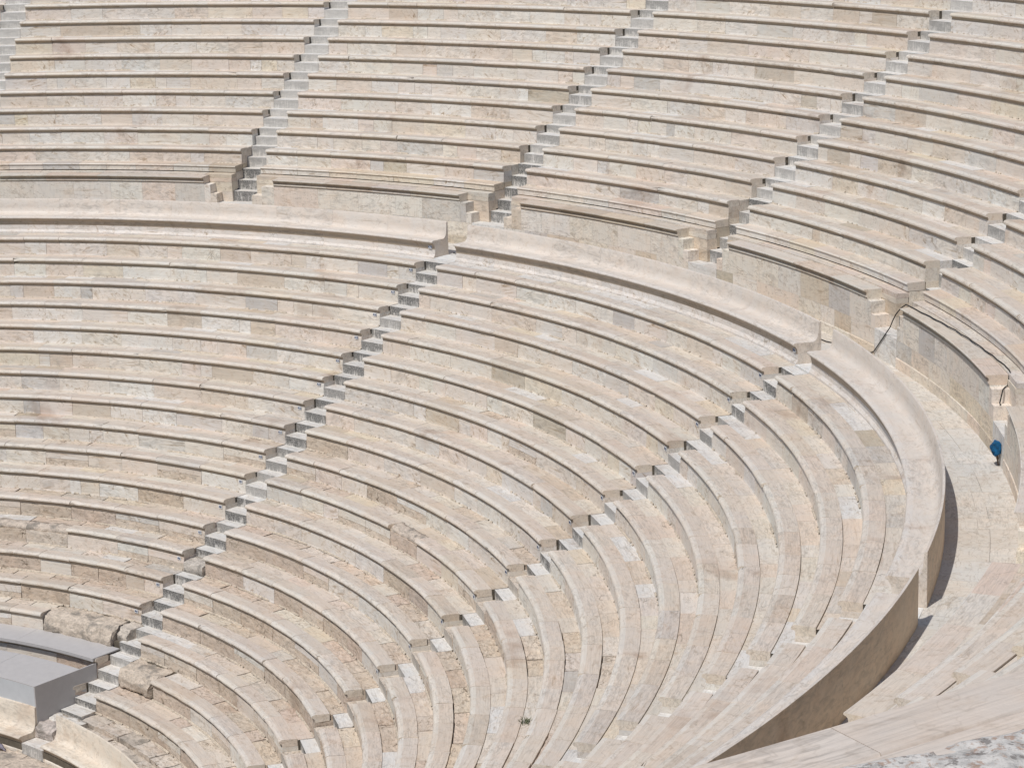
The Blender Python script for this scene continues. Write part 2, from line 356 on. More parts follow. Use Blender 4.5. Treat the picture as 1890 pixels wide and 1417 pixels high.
def seating_row(R, z, H, fa, fb, azl, azr, label, group, lower, idx, foot=None, breaks=(), footslab=True, foot_depth=None, old=0.0, plate=None, tdepth=D):
    vis = [a for a in [azl+(azr-azl)*k/24 for k in range(25)] if inview(R, a, z, 60, 60)]
    if not vis: return None
    foot = H-.035 if foot is None else foot
    row = empty('seating_row', pol(R, (azl+azr)/2, z-foot)); tag(row, label, 'bench row', group)
    js = joints(azl, azr, R, 1.0, 1.8)
    rough_amp = 0.0035 if not lower else .004+.0012*max(0, idx-6)
    for k in range(len(js)-1):
        a0, a1 = js[k], js[k+1]; am = (a0+a1)/2
        if not inview(R, am, z): continue
        f0 = fa if k == 0 else cst(a0); f1 = fb if k == len(js)-2 else cst(a1)
        c = tint(.02); c0 = c; c = tuple(.5*x+.5*y for x, y in zip(c, (.620, .565, .50)))
        rp = riser_prof(R, z, foot); o1 = old > 0 and random.random() < old
        cr = c0 if random.random() < .6 else tint(.02)
        broken = any(b0 >= am >= b1 for b0, b1 in breaks)
        if broken:
            pr = [(R+.10, z-.18, 0), (R+.06, z-.06, 0), (R+.14, z+.0, 0), (R+.26, z+.035, 0), (R+.395, z+.03, 0), (R+.395, z-.18, 0)]
            arc_piece('seat_slab', pr, f0, f1, [M['rock']], row, (.64, .57, .50), seg=.07, amp=.035, nfreq=6, sub=.06, gap=.01, smooth_all=True)
        else:
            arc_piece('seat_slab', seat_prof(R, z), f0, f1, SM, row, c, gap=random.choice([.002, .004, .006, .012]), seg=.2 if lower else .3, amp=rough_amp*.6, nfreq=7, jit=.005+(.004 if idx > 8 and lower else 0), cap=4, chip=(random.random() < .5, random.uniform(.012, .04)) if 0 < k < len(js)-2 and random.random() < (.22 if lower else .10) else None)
        if o1 and not broken and random.random() < .45:      # repaired riser: new wedge over old stone
            zc = z-.117-(foot-.117)*random.uniform(.35, .6)
            arc_piece('riser_stone', [(R+.048, z-.119, 3), (R+.038, zc, 3), (R+.48, zc, 3), (R+.48, z-.119, 3)], f0, f1, SM, row, tint(.02), gap=.012, seg=.3)
            arc_piece('riser_stone', [(R+.036, zc-.008, 0), (R+.024, z-foot-.02, 0), (R+.48, z-foot-.02, 0), (R+.48, zc-.008, 0)], f0, f1, [M['old']], row, (.62, .55, .47), gap=.014, seg=.15, amp=.008, sub=.08)
        elif o1 or broken:
            arc_piece('riser_stone', [(r, zz, 0) for r, zz, _ in rp], f0, f1, [M['old']], row, tuple(x*.95 for x in tint(.03, .8)), gap=.014, seg=.14, amp=.010, nfreq=8, sub=.08)
        else:
            sp = lambda: [(f0, f1)]
            if random.random() < .25:
                mid = a0+(a1-a0)*random.uniform(.3, .7)
                arc_piece('riser_stone', rp, f0, cst(mid), SM, row, cr, gap=.007, seg=.4, jit=.004)
                arc_piece('riser_stone', rp, cst(mid), f1, SM, row, tint(.03), gap=.007, seg=.4, jit=.004)
            else:
                arc_piece('riser_stone', rp, f0, f1, SM, row, cr, gap=random.uniform(.002, .007), seg=.45, jit=.004)
    if footslab:
        fd = foot_depth or tdepth
        fj = joints(azl, azr, R+.6, .7, 1.7)
        for k in range(len(fj)-1):
            a0, a1 = fj[k], fj[k+1]
            if not inview(R+.6, (a0+a1)/2, z): continue
            f0 = fa if k == 0 else cst(a0); f1 = fb if k == len(fj)-2 else cst(a1)
            oldf = random.random() < old*1.1
            dz = random.uniform(-.012, .004) if oldf else random.uniform(-.003, .004)
            t0 = R+.403+(random.uniform(0, .02) if oldf else 0)
            zb_ = z-.10 if 0 < k < len(fj)-2 else z-.37
            pf = [(t0, zb_, 0), (t0, z+.020+dz, 0), (R+fd+.055, z+.024+dz, 0), (R+fd+.055, zb_, 0)]
            if oldf: arc_piece('foot_slab', pf, f0, f1, [M['old']], row, tuple(x*.98 for x in tint(.04, .75)), gap=random.uniform(.015, .055), seg=.12, amp=.015, nfreq=7, sub=.09)
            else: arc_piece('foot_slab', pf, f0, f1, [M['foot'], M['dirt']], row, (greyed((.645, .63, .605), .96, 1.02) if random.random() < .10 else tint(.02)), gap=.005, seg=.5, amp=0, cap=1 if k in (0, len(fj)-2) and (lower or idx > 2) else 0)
    # crumbling mortar along the foot of the riser
    V = []; Fc = []; n = int(rad(azl-azr)*R/.05); prev = False; o3 = random.uniform(0, 99)
    base = pol(R, (azl+azr)/2, z-foot); dens = .02 if not lower else .07+.02*idx
    for k in range(n+1):
        a = azl+(azr-azl)*k/n
        q = noise.noise(Vector((a*R*.02*1.3, o3, 0)))+.6*noise.noise(Vector((a*R*.02*9, o3, 5)))
        wd = (q+dens-.12)*.055
        if wd < .004 or not inview(R, a, z, 100, 100): prev = False; continue
        wd = min(wd, .035); h = .006+wd*.35
        i0 = len(V); zf = z-foot
        for (dr_, dz_) in ((.026, -.01), (.02, h+.012), (.014-wd*.5, h), (.012-wd, -.012)):
            p = pol(R+dr_, a, zf+dz_)-base; V.append(tuple(p))
        if prev:
            for j in range(3): Fc.append((i0-4+j, i0+j, i0+j+1, i0-3+j))
        prev = True
    if Fc:
        m = mesh_obj('mortar_joint', V, Fc, [M['mortar']], None, base, 0, row); m['kind'] = 'stuff'
    if plate:
        lat = .17; wv = WL
        a = LOWAZ_right(plate[1], R, lat)
        th = rad(a)-math.pi/2; P = pol(R+.030, a, z-.165)
        w_, h_, t_ = .062, .043, .006
        vb = [(x, y, zz) for x in (-w_, w_) for y in (-t_, t_) for zz in (-h_, h_)]
        fb_ = [(0, 1, 3, 2), (4, 6, 7, 5), (0, 4, 5, 1), (2, 3, 7, 6), (0, 2, 6, 4), (1, 5, 7, 3)]
        pl = mesh_obj('number_plate', vb, fb_, [M['plate']], None, P, th, row)
        cu = bpy.data.curves.new('lettering', 'FONT'); cu.body = plate[0]; cu.size = .078; cu.align_x = 'CENTER'; cu.align_y = 'CENTER'; cu.extrude = .001; cu.offset = .0025
        cu.materials.append(M['ink']); t = bpy.data.objects.new('lettering', cu); COL.objects.link(t)
        t.parent = pl; t.location = (0, -.0095, 0); t.rotation_euler = (math.pi/2, 0, 0); LET.append(t)
    return row
def LOWAZ_right(s, R, lat): return LOW[s]+math.degrees((WL+lat)/R)

WN = ['left of the first lower stair', 'between first and second lower stairs', 'between second and third lower stairs', 'right of the third lower stair']
LG = 'marble bench rows of the lower tier'; UG = 'marble bench rows of the upper tier'
for wdg in range(4):
    sa, sb = LOW[wdg], LOW[wdg+1]
    for i in range(1, 19):
        R = RL-i*D; z = -i*HL
        if wdg == 0 and i in (17, 18): pass
        fa = stair_az(sa, 1, WL); fb = stair_az(sb, -1, WL)
        azl, azr = fa(R), fb(R); old = 0 if i < 5 else (.06 if i < 9 else (.30 if i < 12 else .62)); br = []
        if wdg == 0 and i < 12: old *= .4
        if wdg == 0 and i == 13: br = [(105, 83.6)]
        if wdg == 1 and i == 10: br = [(52.0, 49.7)]
        lab = f'{ORD[i]} bench row below the walkway, {WN[wdg]}'
        if wdg == 0 and i == 16:
            fb = cst(82.4); azr = 82.4; lab = 'short bench row ending at a broken boulder just above the grey boards'
        if wdg == 1 and i == 17:
            fa = cst(62.6); azl = 62.6; lab = 'shortened bench row starting beside a broken boulder, second from the front'
        pl = None
        if wdg == 0 and i <= 15: pl = ('A%d' % (19-i), 1)
        if wdg == 1 and i <= 13: pl = ('B%d' % (19-i), 2)
        seating_row(R, z, HL, fa, fb, azl, azr, lab, LG, True, i, breaks=br, old=old, plate=pl, foot=.455 if i < 18 else .43)
UW = ['%s and %s' % (ORD[k], ORD[k+1]) for k in range(1, 9)]
for wdg in range(9):
    sa, sb = UPP[wdg], UPP[wdg+1]
    fa = stair_az(sa, 1, WU); fb = stair_az(sb, -1, WU)
    wn = 'right of the eighth upper stair' if wdg == 8 else ('left of the first upper stair' if wdg == 0 else 'between %s upper stairs' % UW[wdg-1])
    for i in range(2, 14):
        R = RU0+i*DU; z = ZU0+i*HU
        seating_row(R, z, HU, fa, fb, fa(R), fb(R), f'{ORD[i]} bench row above the walkway, {wn}', UG, False, i, foot=.405 if i == 2 else .447)

# low footrest bench (first row above the ledge)
for wdg in range(9):
    fa = stair_az(UPP[wdg], 1, WU); fb = stair_az(UPP[wdg+1], -1, WU); R = 28.955
    if not any(inview(R, a, 1.2, 30, 30) for a in (fa(R), fb(R), (fa(R)+fb(R))/2)): continue
    wn = 'right of the eighth upper stair' if wdg == 8 else ('left of the first upper stair' if wdg == 0 else 'between %s upper stairs' % UW[wdg-1])
    row = empty('footrest_row', pol(R, (fa(R)+fb(R))/2, 1.03)); tag(row, f'low footrest course behind the ledge, {wn}', 'bench row', 'low footrest courses behind the ledge')
    js = joints(fa(R), fb(R), R, .9, 1.5)
    for k in range(len(js)-1):
        if not inview(R, (js[k]+js[k+1])/2, 1.2): continue
        f0 = fa if k == 0 else cst(js[k]); f1 = fb if k == len(js)-2 else cst(js[k+1])
        arc_piece('footrest_slab', [(28.985, 1.06, 3), (28.985, 1.195, 2), (28.965, 1.205, 1), (28.955, 1.222, 1), (28.97, 1.24, 1), (29.0, 1.248, 0), (29.40, 1.262, 0), (29.40, 1.06, 0)], f0, f1, SM, row, tint(), gap=.008, jit=.003, cap=4)
        arc_piece('foot_slab', [(28.722, .92, 0), (28.722, 1.028, 0), (29.02, 1.032, 0), (29.02, .92, 0)], f0, f1, [M['foot']], row, tint(), gap=.008, jit=.002)
        arc_piece('base_stone', [(28.70, .80, 0), (28.70, .915, 0), (29.0, .915, 0), (29.0, .80, 0)], f0, f1, [M['side']], row, tint(), gap=.006)

# ---------------------------------------------------------------- benches with a high back
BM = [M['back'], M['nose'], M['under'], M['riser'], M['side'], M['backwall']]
def bench_prof(R, z, bk, top, bot):
    return [(R+.05, z+bot, 3), (R+.05, z-.42 if bot < -.42 else z-.33, 3), (R+.10, z-.35 if bot < -.42 else z-.27, 3), (R+.11, z-.22, 2), (R+.09, z-.10, 2), (R+.045, z-.03, 2), (R+.003, z-.008, 1), (R-.006, z+.014, 1), (R+.008, z+.036, 1), (R+.05, z+.05, 1),
            (R+.12, z+.046, 0), (R+bk-.21, z+.04, 0), (R+bk-.15, z+.06, 0), (R+bk-.095, z+.13, 0), (R+bk-.065, z+.26, 0), (R+bk-.048, z+top-.012, 0), (R+bk-.038, z+top, 0), (R+bk-.004, z+top, 4), (R+bk, z+top-.004, 5), (R+bk, z+bot, 5)]
BL = ['long high-backed marble bench under the walkway, ending left at the plated stair', 'high-backed marble bench curving between the two gaps in the middle',
      'high-backed marble bench sweeping round to the tall narrow wall gap', 'high-backed marble bench with a tall shaded outer face beside the walkway']
for wdg in range(4):
    fa = stair_az(LOW[wdg], 1, WL); fb = stair_az(LOW[wdg+1], -1, WL)
    b = empty('backrest_bench', pol(26.7, (LOW[wdg]+LOW[wdg+1])/2, FLOOR)); tag(b, BL[wdg], 'bench', 'high-backed benches round the lower tier')
    js = joints(fa(RL), fb(RL), RL, 1.6, 2.6)
    for k in range(len(js)-1):
        if not inview(26.7, (js[k]+js[k+1])/2, 0, 500, 500): continue
        f0 = fa if k == 0 else cst(js[k]); f1 = fb if k == len(js)-2 else cst(js[k+1])
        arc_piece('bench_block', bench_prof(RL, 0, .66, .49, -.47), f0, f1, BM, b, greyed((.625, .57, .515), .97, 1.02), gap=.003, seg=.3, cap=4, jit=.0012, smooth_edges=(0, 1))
    if wdg in (0, 1):
        P = pol(RL+.105, LOWAZ_right(wdg+1, RL, .16), -.15)
        th = rad(LOWAZ_right(wdg+1, RL, .16))-math.pi/2; w_, h_, t_ = .062, .043, .03
        vb = [(x, y, zz) for x in (-w_, w_) for y in (-t_, t_) for zz in (-h_, h_)]
        pl = mesh_obj('number_plate', vb, [(0, 1, 3, 2), (4, 6, 7, 5), (0, 4, 5, 1), (2, 3, 7, 6), (0, 2, 6, 4), (1, 5, 7, 3)], [M['plate']], None, P, th, b)
        cu = bpy.data.curves.new('lettering', 'FONT'); cu.body = 'AB'[wdg]+'19'; cu.size = .078; cu.align_x = 'CENTER'; cu.align_y = 'CENTER'; cu.extrude = .001; cu.offset = .0025
        cu.materials.append(M['ink']); t = bpy.data.objects.new('lettering', cu); COL.objects.link(t); t.parent = pl; t.location = (0, -.0335, 0); t.rotation_euler = (math.pi/2, 0, 0); LET.append(t)
FRT = [(0, 'front high-backed bench below the grey platform'), (1, 'front high-backed bench right of the stair foot')]
for wdg, lb in FRT:
    fa = stair_az(LOW[wdg], 1, WL) if wdg == 0 else stair_az(LOW[wdg], 1, .40); fb = stair_az(LOW[wdg+1], -1, .41)
    R = 11.16; b = empty('front_bench', pol(11.4, (LOW[wdg]+LOW[wdg+1])/2, -9.95)); tag(b, lb, 'bench', 'high-backed benches at the very front')
    js = joints(fa(R), fb(R), R, 1.3, 1.9)
    for k in range(len(js)-1):
        if not inview(R, (js[k]+js[k+1])/2, -9.5, 200, 200): continue
        f0 = fa if k == 0 else cst(js[k]); f1 = fb if k == len(js)-2 else cst(js[k+1])
        arc_piece('bench_block', bench_prof(R, -9.57, .575, .64, -.39), f0, f1, BM, b, (.67, .60, .51), gap=.004, seg=.2, cap=4, smooth_edges=(0, 1))

# ---------------------------------------------------------------- stairs
TM = [M['tread'], M['stepf'], M['side']]
def step(parent, R1, R2, zt, zb, az, wl, amp=0.0, mats=TM, wr=None, col=None, name='step'):
    if not inview((R1+R2)/2, az, zt, 250, 250): return
    col = col or greyed((.62, .60, .57), .93, 1.04)
    pr = [(R1, zb, 1), (R1, zt, 0), (R2, zt, 0), (R2, zb, 0)]
    arc_piece(name, pr, stair_az(az, -1, wl-.004), stair_az(az, 1, (wr or wl)-.004), mats, parent, col, gap=0, seg=.2 if amp else 2, amp=amp, sub=.1 if amp else 0, jit=.003)
LSN = ['', 'long lower stair climbing from the front benches past the small number plates', 'lower stair crossing the middle of the picture to the second bench gap', 'lower stair falling from the narrow slot in the tall curved wall', 'lowest stair at the far wing']
for s in (1, 2, 3):
    st = empty('staircase', pol(19, LOW[s], -5)); tag(st, LSN[s], 'stairs', 'stairs of the lower tier')
    for i in range(1, 19):
        R = RL-i*D; z = -i*HL; rg = .008 if i > 11 and random.random() < .5 else 0
        if s == 1 and i == 13: rock_piece('step', [(R-.02, z-.5), (R-.02, z-.24), (R+.1, z-.2), (R+.46, z-.2), (R+.46, z-.5)], LOW[1]+1.3, LOW[1]-1.3, st, .03, (.60, .57, .53))
        elif s == 2 and i > 8: step(st, R+.025, R+.47, z-.225, z-.49, LOW[s], WL, .008, mats=[M['old'], M['stepf'], M['side']], col=greyed((.62, .56, .49), .95, 1.03)+(.5,))
        else: step(st, R+.025, R+.47, z-.225, z-.49, LOW[s], WL, rg)
        step(st, R+.455, R+D+.03, z+.018 if i > 1 else FLOOR-.025, z-.23, LOW[s], WL, rg)
    if s == 1:
        step(st, 12.44, 12.93, -9.225, -9.5, LOW[1], WL, .006)
        step(st, 11.21, 11.72, -9.68, -9.96, LOW[1], WL, .004)
        rock_piece('broken_step', [(11.72, -9.70), (11.70, -9.48), (11.95, -9.40), (12.42, -9.40), (12.42, -9.7)], LOW[1]+1.9, LOW[1]-1.8, st, .05, (.60, .54, .48))
        rock_piece('broken_step', [(12.05, -9.45), (12.05, -9.30), (12.42, -9.28), (12.42, -9.45)], LOW[1]+1.9, LOW[1]-3.2, st, .02, (.68, .67, .64), 'old')
for s in range(1, 9):
    az = UPP[s]
    st = empty('upper_staircase', pol(32, az, 3)); tag(st, f'{ORD[s]} upper stair from the left, cut through the podium wall', 'stairs', 'stairs of the upper tier')
    for (r1, r2, zt) in ((28.355, 28.79, .21), (28.785, 29.105, .52), (29.10, 29.425, .805), (29.42, 29.735, 1.105), (29.73, 30.05, 1.405), (30.045, 30.33, 1.705)):
        step(st, r1, r2, zt, zt-.32 if zt > .3 else FLOOR-.03, az, WU if zt > .3 else .78, mats=TM if zt > .3 else [M['tread'], M['panel'], M['side']], wr=WU)
    for i in range(3, 14):
        R = RU0+i*DU; z = ZU0+i*HU
        cu_ = greyed((.655, .635, .605), .94, 1.03)+(.3 if az > 80 or az < 30 else .6,)
        step(st, R+(.20 if i == 3 else .04), R+.50, z-.19, z-.47, az, WU, col=cu_)
        step(st, R+.49, R+DU+.045, z+.03, z-.20, az, WU, col=greyed(cu_[:3], .97, 1.03)+cu_[3:])

# ---------------------------------------------------------------- podium walls with ledge, plinth and side steps
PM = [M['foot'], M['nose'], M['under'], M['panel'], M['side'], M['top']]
PN = {0: 'at the far left edge', 8: 'beside the outer parapet at the lower right corner'}
SL = 1.19; SRTS = [1.2, 1.2, 1.2, 1.1, .97, .80, 1.1, 1.25, 1.2, 1.2]
for wdg in range(9):
    sa, sb = UPP[wdg], UPP[wdg+1]; SRT = SRTS[wdg]; m1 = WU+.45*(SRT-WU)
    la, lb = stair_az(sa, 1, SRT), stair_az(sb, -1, SL)
    wa, wb = stair_az(sa, 1, WU+.002), stair_az(sb, -1, .78)
    R = 28.4
    if not any(inview(R, a, .3, 40, 40) for a in (wa(R), wb(R), (wa(R)+wb(R))/2)): continue
    lbl = 'podium wall with moulded ledge, between the %s upper stairs' % UW[wdg-1] if 1 <= wdg <= 7 else 'podium wall with moulded ledge '+PN[wdg]
    pw = empty('podium_wall', pol(28.4, (sa+sb)/2, FLOOR)); tag(pw, lbl, 'wall', 'podium walls behind the walkway')
    js = joints(la(R), lb(R), R, 1.4, 2.3)
    for k in range(len(js)-1):
        if not inview(R, (js[k]+js[k+1])/2, 1): continue
        f0 = la if k == 0 else cst(js[k]); f1 = lb if k == len(js)-2 else cst(js[k+1])
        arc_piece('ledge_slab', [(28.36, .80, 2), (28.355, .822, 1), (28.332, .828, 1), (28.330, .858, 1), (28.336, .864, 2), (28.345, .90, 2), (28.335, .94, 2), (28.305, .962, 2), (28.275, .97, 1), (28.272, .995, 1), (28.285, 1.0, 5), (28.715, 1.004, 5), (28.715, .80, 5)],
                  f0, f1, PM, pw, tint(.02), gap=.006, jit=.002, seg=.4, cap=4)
    js = joints(wa(R), wb(R), R, .8, 1.5)
    for k in range(len(js)-1):
        if not inview(R, (js[k]+js[k+1])/2, 0): continue
        f0 = wa if k == 0 else cst(js[k]); f1 = wb if k == len(js)-2 else cst(js[k+1])
        # wall panels stop lower where the side steps run
        zt = .80
        arc_piece('wall_panel', [(28.40, -.115, 3), (28.40, .205, 3), (28.70, .205, 3), (28.70, -.195, 3)] if False else [(28.358, -.195, 3), (28.358, .20, 3), (28.70, .20, 3), (28.70, -.195, 3)], f0, f1, PM, pw, tint(.02), gap=.004, jit=.001)
        arc_piece('plinth_stone', [(28.338, FLOOR-.02, 3), (28.338, -.212, 3), (28.346, -.2, 3), (28.70, -.2, 3), (28.70, FLOOR-.02, 3)], f0, f1, PM, pw, tint(.02), gap=.004, jit=.002)
    js = joints(la(R), lb(R), R, .9, 1.6)
    for k in range(len(js)-1):
        if not inview(R, (js[k]+js[k+1])/2, 0): continue
        f0 = la if k == 0 else cst(js[k]); f1 = lb if k == len(js)-2 else cst(js[k+1])
        arc_piece('wall_panel', [(28.358, .203, 3), (28.358, .797, 3), (28.70, .797, 3), (28.70, .203, 3)], f0, f1, PM, pw, tint(.02), gap=.004, jit=.001)
    # side steps at both ends
    for (saz, side, e0, e1, e2) in ((sb, -1, .78, .985, SL), (sa, 1, WU+.002, m1, SRT)):
        for (p, q, zt) in ((e0, e1, .49), (e1, e2, .765)):
            g0, g1 = stair_az(saz, side, p), stair_az(saz, side, q)
            if side == -1: g0, g1 = g1, g0
            arc_piece('side_step', [(28.360, .203, 0), (28.360, zt, 0), (28.705, zt, 0), (28.705, .203, 0)], g0, g1, [M['panel']], pw, tint(.02), gap=.002)
    # wall of the stair slot up to the ledge floor
    for (saz, side, e) in ((sb, -1, SL), (sa, 1, SRT)):
        g0, g1 = stair_az(saz, side, WU), stair_az(saz, side, e)
        if side == -1: g0, g1 = g1, g0
        for (zb, zt) in ((.215, .50), (.505, .798)):
            arc_piece('slot_stone', [(28.707, zb, 0), (28.707, zt, 0), (29.02, zt, 0), (29.02, zb, 0)], g0, g1, [M['side']], pw, tint(.02), gap=0)
        arc_piece('slot_stone', [(29.422, .8, 0), (29.422, 1.245, 0), (29.86, 1.245, 0), (29.86, .8, 0)], g0, g1, [M['side']], pw, tint(.02), gap=0)
        arc_piece('slot_stone', [(29.02, .55, 0), (29.02, 1.05, 0), (29.42, 1.05, 0), (29.42, .55, 0)], g0, g1, [M['side']], pw, tint(.02), gap=0)

# ---------------------------------------------------------------- walkway floor, orchestra floor
fl = revolve('walkway', [(26.38, FLOOR-.03), (28.5, FLOOR-.03)], -40, 112, M['mortar'], 1); tag(fl, kind='structure')
js = joints(112, -36, 27.7, .55, 1.05)
for k in range(len(js)-1):
    a0, a1 = js[k], js[k+1]
    if not inview(27.7, (a0+a1)/2, FLOOR, 150, 150): continue
    sp = random.choice([None, 27.6, 27.8]); c = greyed(random.choice([(.61, .585, .545), (.61, .57, .52), (.60, .555, .50), (.59, .575, .55)]), .96, 1.04)
    for (r1, r2) in ([(26.99, 28.372)] if sp is None else [(26.99, sp-.003), (sp+.003, 28.372)]):
        arc_piece('paving_slab', [(r1, FLOOR-.028, 0), (r1, FLOOR, 0), (r2, FLOOR, 0), (r2, FLOOR-.028, 0)], cst(a0), cst(a1), [M['pave']], fl, c, gap=.005, jit=.002)
for s in (1, 2, 3):
    arc_piece('paving_slab', [(26.41, FLOOR-.028, 0), (26.41, FLOOR+.003, 0), (26.985, FLOOR+.003, 0), (26.985, FLOOR-.028, 0)], stair_az(LOW[s], -1, WL-.004), stair_az(LOW[s], 1, WL-.004), [M['tread']], fl, (.64, .64, .63), gap=0)
of = revolve('orchestra_floor', [(4, -9.985), (11.3, -9.985)], 45, 105, M['crack'], 1.5); tag(of, kind='structure')
for (r1, r2) in ((8.6, 9.5), (9.51, 10.3), (10.31, 11.2)):
    js = joints(95, 55, r1+.4, .7, 1.5)
    for k in range(len(js)-1):
        if not inview(r1+.4, (js[k]+js[k+1])/2, -9.95, 120, 120): continue
        arc_piece('paving_slab', [(r1, -10.05, 0), (r1, -9.955, 0), (r2, -9.955, 0), (r2, -10.05, 0)], cst(js[k]), cst(js[k+1]), [M['rock'] if random.random() < .5 else M['old']], of, (.66, .58, .50), gap=.02, seg=.12, sub=.12, amp=.018)
# aisle behind the front bench: broken paving
ai = revolve('aisle', [(11.74, -9.45), (12.9, -9.45)], 10, 100, M['crack'], 1.5); tag(ai, kind='structure')
for (r1, r2, z) in ((11.745, 12.40, -9.40), (12.41, 12.93, -9.285)):
    js = joints(LOW[1]-1.9, LOW[2]+1.5, 12.2, .35, 1.1)
    for k in range(len(js)-1):
        if not inview(12.2, (js[k]+js[k+1])/2, -9.4, 120, 120): continue
        arc_piece('paving_slab', [(r1, z-.15, 0), (r1, z, 0), (r2, z, 0), (r2, z-.15, 0)], cst(js[k]), cst(js[k+1]), [random.choice([M['rock'], M['old'], M['old']])], ai, greyed((.64, .59, .53), .86, 1.03), gap=.03, seg=.09, sub=.09, amp=.022, jit=.015)

# ---------------------------------------------------------------- boulders and broken stones
def boulder(label, prof, a0, a1, amp, color, mat='rock', parts=None):
    o = rock_piece('boulder', prof, a0, a1, None, amp, color, mat, seg=.045, sub=.045, nf=3.6, gap=0); tag(o, label, 'boulder'); return o
R16, Z16 = RL-16*D, -16*HL; R17, Z17 = RL-17*D, -17*HL; R18, Z18 = RL-18*D, -18*HL
boulder('large weathered boulder filling the row above the grey boards', [(R16+.0, Z16-.44), (R16-.02, Z16-.25), (R16+.06, Z16-.03), (R16+.30, Z16+.05), (R16+.72, Z16+.04), (R16+.72, Z16-.44)], 82.2, 73.0, .05, (.66, .59, .51))
boulder('rounded broken stone between the boulder and the stair', [(R16+.18, Z16-.40), (R16+.14, Z16-.12), (R16+.30, Z16+.03), (R16+.72, Z16+.05), (R16+.72, Z16-.40)], 72.6, 70.21+math.degrees(WL/R16)-.6, .045, (.66, .61, .55))
boulder('broken brown boulder right of the lower stair steps', [(R17-.0, Z17-.44), (R17-.02, Z17-.2), (R17+.10, Z17-.02), (R17+.4, Z17+.03), (R17+.72, Z17+.03), (R17+.72, Z17-.44)], LOW[1]-1.8, 63.1, .05, (.64, .57, .49))
boulder('rough stone lump between the two front benches', [(11.66, -9.70), (11.62, -9.45), (11.8, -9.33), (12.1, -9.36), (12.1, -9.7)], LOW[1]+1.9, LOW[1]-1.4, .055, (.62, .57, .54))

# ---------------------------------------------------------------- grey boarded platform (left edge)
gp = empty('platform', pol(12.6, 82, -9.4)); tag(gp, 'grey boarded platform with a tall side panel beside the stair', 'platform')
PZ = -8.41; fbp = stair_az(LOW[1], -1, WL+.045)
jj = [107, 98.3, 89.6, 81.2, 72.2]
for k in range(4):
    f1 = fbp if k == 3 else cst(jj[k+1])
    arc_piece('deck_panel', [(11.74, PZ-.02, 0), (11.74, PZ, 0), (13.15, PZ, 0), (13.15, PZ-.02, 0)], cst(jj[k]), f1, [M['grey']], gp, (.4, .4, .4), gap=.006, seg=.4)
    if k == 3:
        fm = cst(72.2)
    arc_piece('front_panel', [(11.738, -9.42, 0), (11.738, PZ-.022, 0), (11.77, PZ-.022, 0), (11.77, -9.42, 0)], cst(jj[k]), f1, [M['greyf']], gp, (.4, .4, .4), gap=.004, seg=.4)
sp_ = [(11.736, PZ+.008, 0), (13.635, PZ+.008, 0), (13.635, -9.0, 0), (13.2, -9.25, 0), (12.9, -9.45, 0), (12.4, -9.6, 0), (11.736, -9.6, 0)]
arc_piece('side_panel', sp_, stair_az(LOW[1], -1, WL+.043), stair_az(LOW[1], -1, WL+.008), [M['grey']], gp, (.4, .4, .4), gap=0, seg=2)
gs = empty('bench_cover', pol(14, 84, -8.34)); tag(gs, 'curved grey board laid over the marble seat above the platform', 'board')
jj = [107, 98, 90.7, 83.1, 72]
for k in range(4):
    f1 = stair_az(LOW[1], -1, WL+.012) if k == 3 else cst(jj[k+1])
    arc_piece('cover_panel', [(13.54, -8.345, 0), (13.54, -8.262, 0), (14.40, -8.258, 0), (14.40, -8.29, 0), (13.575, -8.29, 0), (13.575, -8.345, 0)], cst(jj[k]), f1, [M['grey']], gs, (.4, .4, .4), gap=.006, seg=.4)

# ---------------------------------------------------------------- outer parapet and rubble
pp = empty('parapet', pol(39.9, -30, 7)); tag(pp, 'striped pale stone parapet of the outer wall crossing the lower right corner', 'wall')
for (r1, r2, zt, lo, hi, off, m) in ((39.75, 40.087, 8.5, 1.9, 2.6, 0, 'top'), (40.090, 40.75, 8.497, 1.6, 2.6, .4, 'top')):
    js = [-27, -30.2, -33.9, -37.72, -41.2, -44] if r1 < 40 else joints(-27, -44, 40, 1.6, 2.6)
    for k in range(len(js)-1):
        arc_piece('coping_slab', [(r1+.012, zt-.20, 0), (r1+.012, zt-.05, 0), (r1, zt-.03, 0), (r1+.003, zt-.006, 1), (r1+.012, zt, 0), (r2-.01, zt, 0), (r2, zt-.012, 0), (r2, zt-.20, 0)], cst(js[k]), cst(js[k+1]), [M['coping'] if 'coping' in M else M['top'], M['nose']], pp, greyed((.61, .56, .51), .97, 1.03), gap=.005, seg=.5)
        if r1 < 40:
            for zz in (7.85, 7.4): arc_piece('wall_stone', [(39.79, zz, 0), (39.79, zz+.44, 0), (40.2, zz+.44, 0), (40.2, zz, 0)], cst(js[k]), cst(js[k+1]), [M['riser']], pp, tint(), gap=.008)
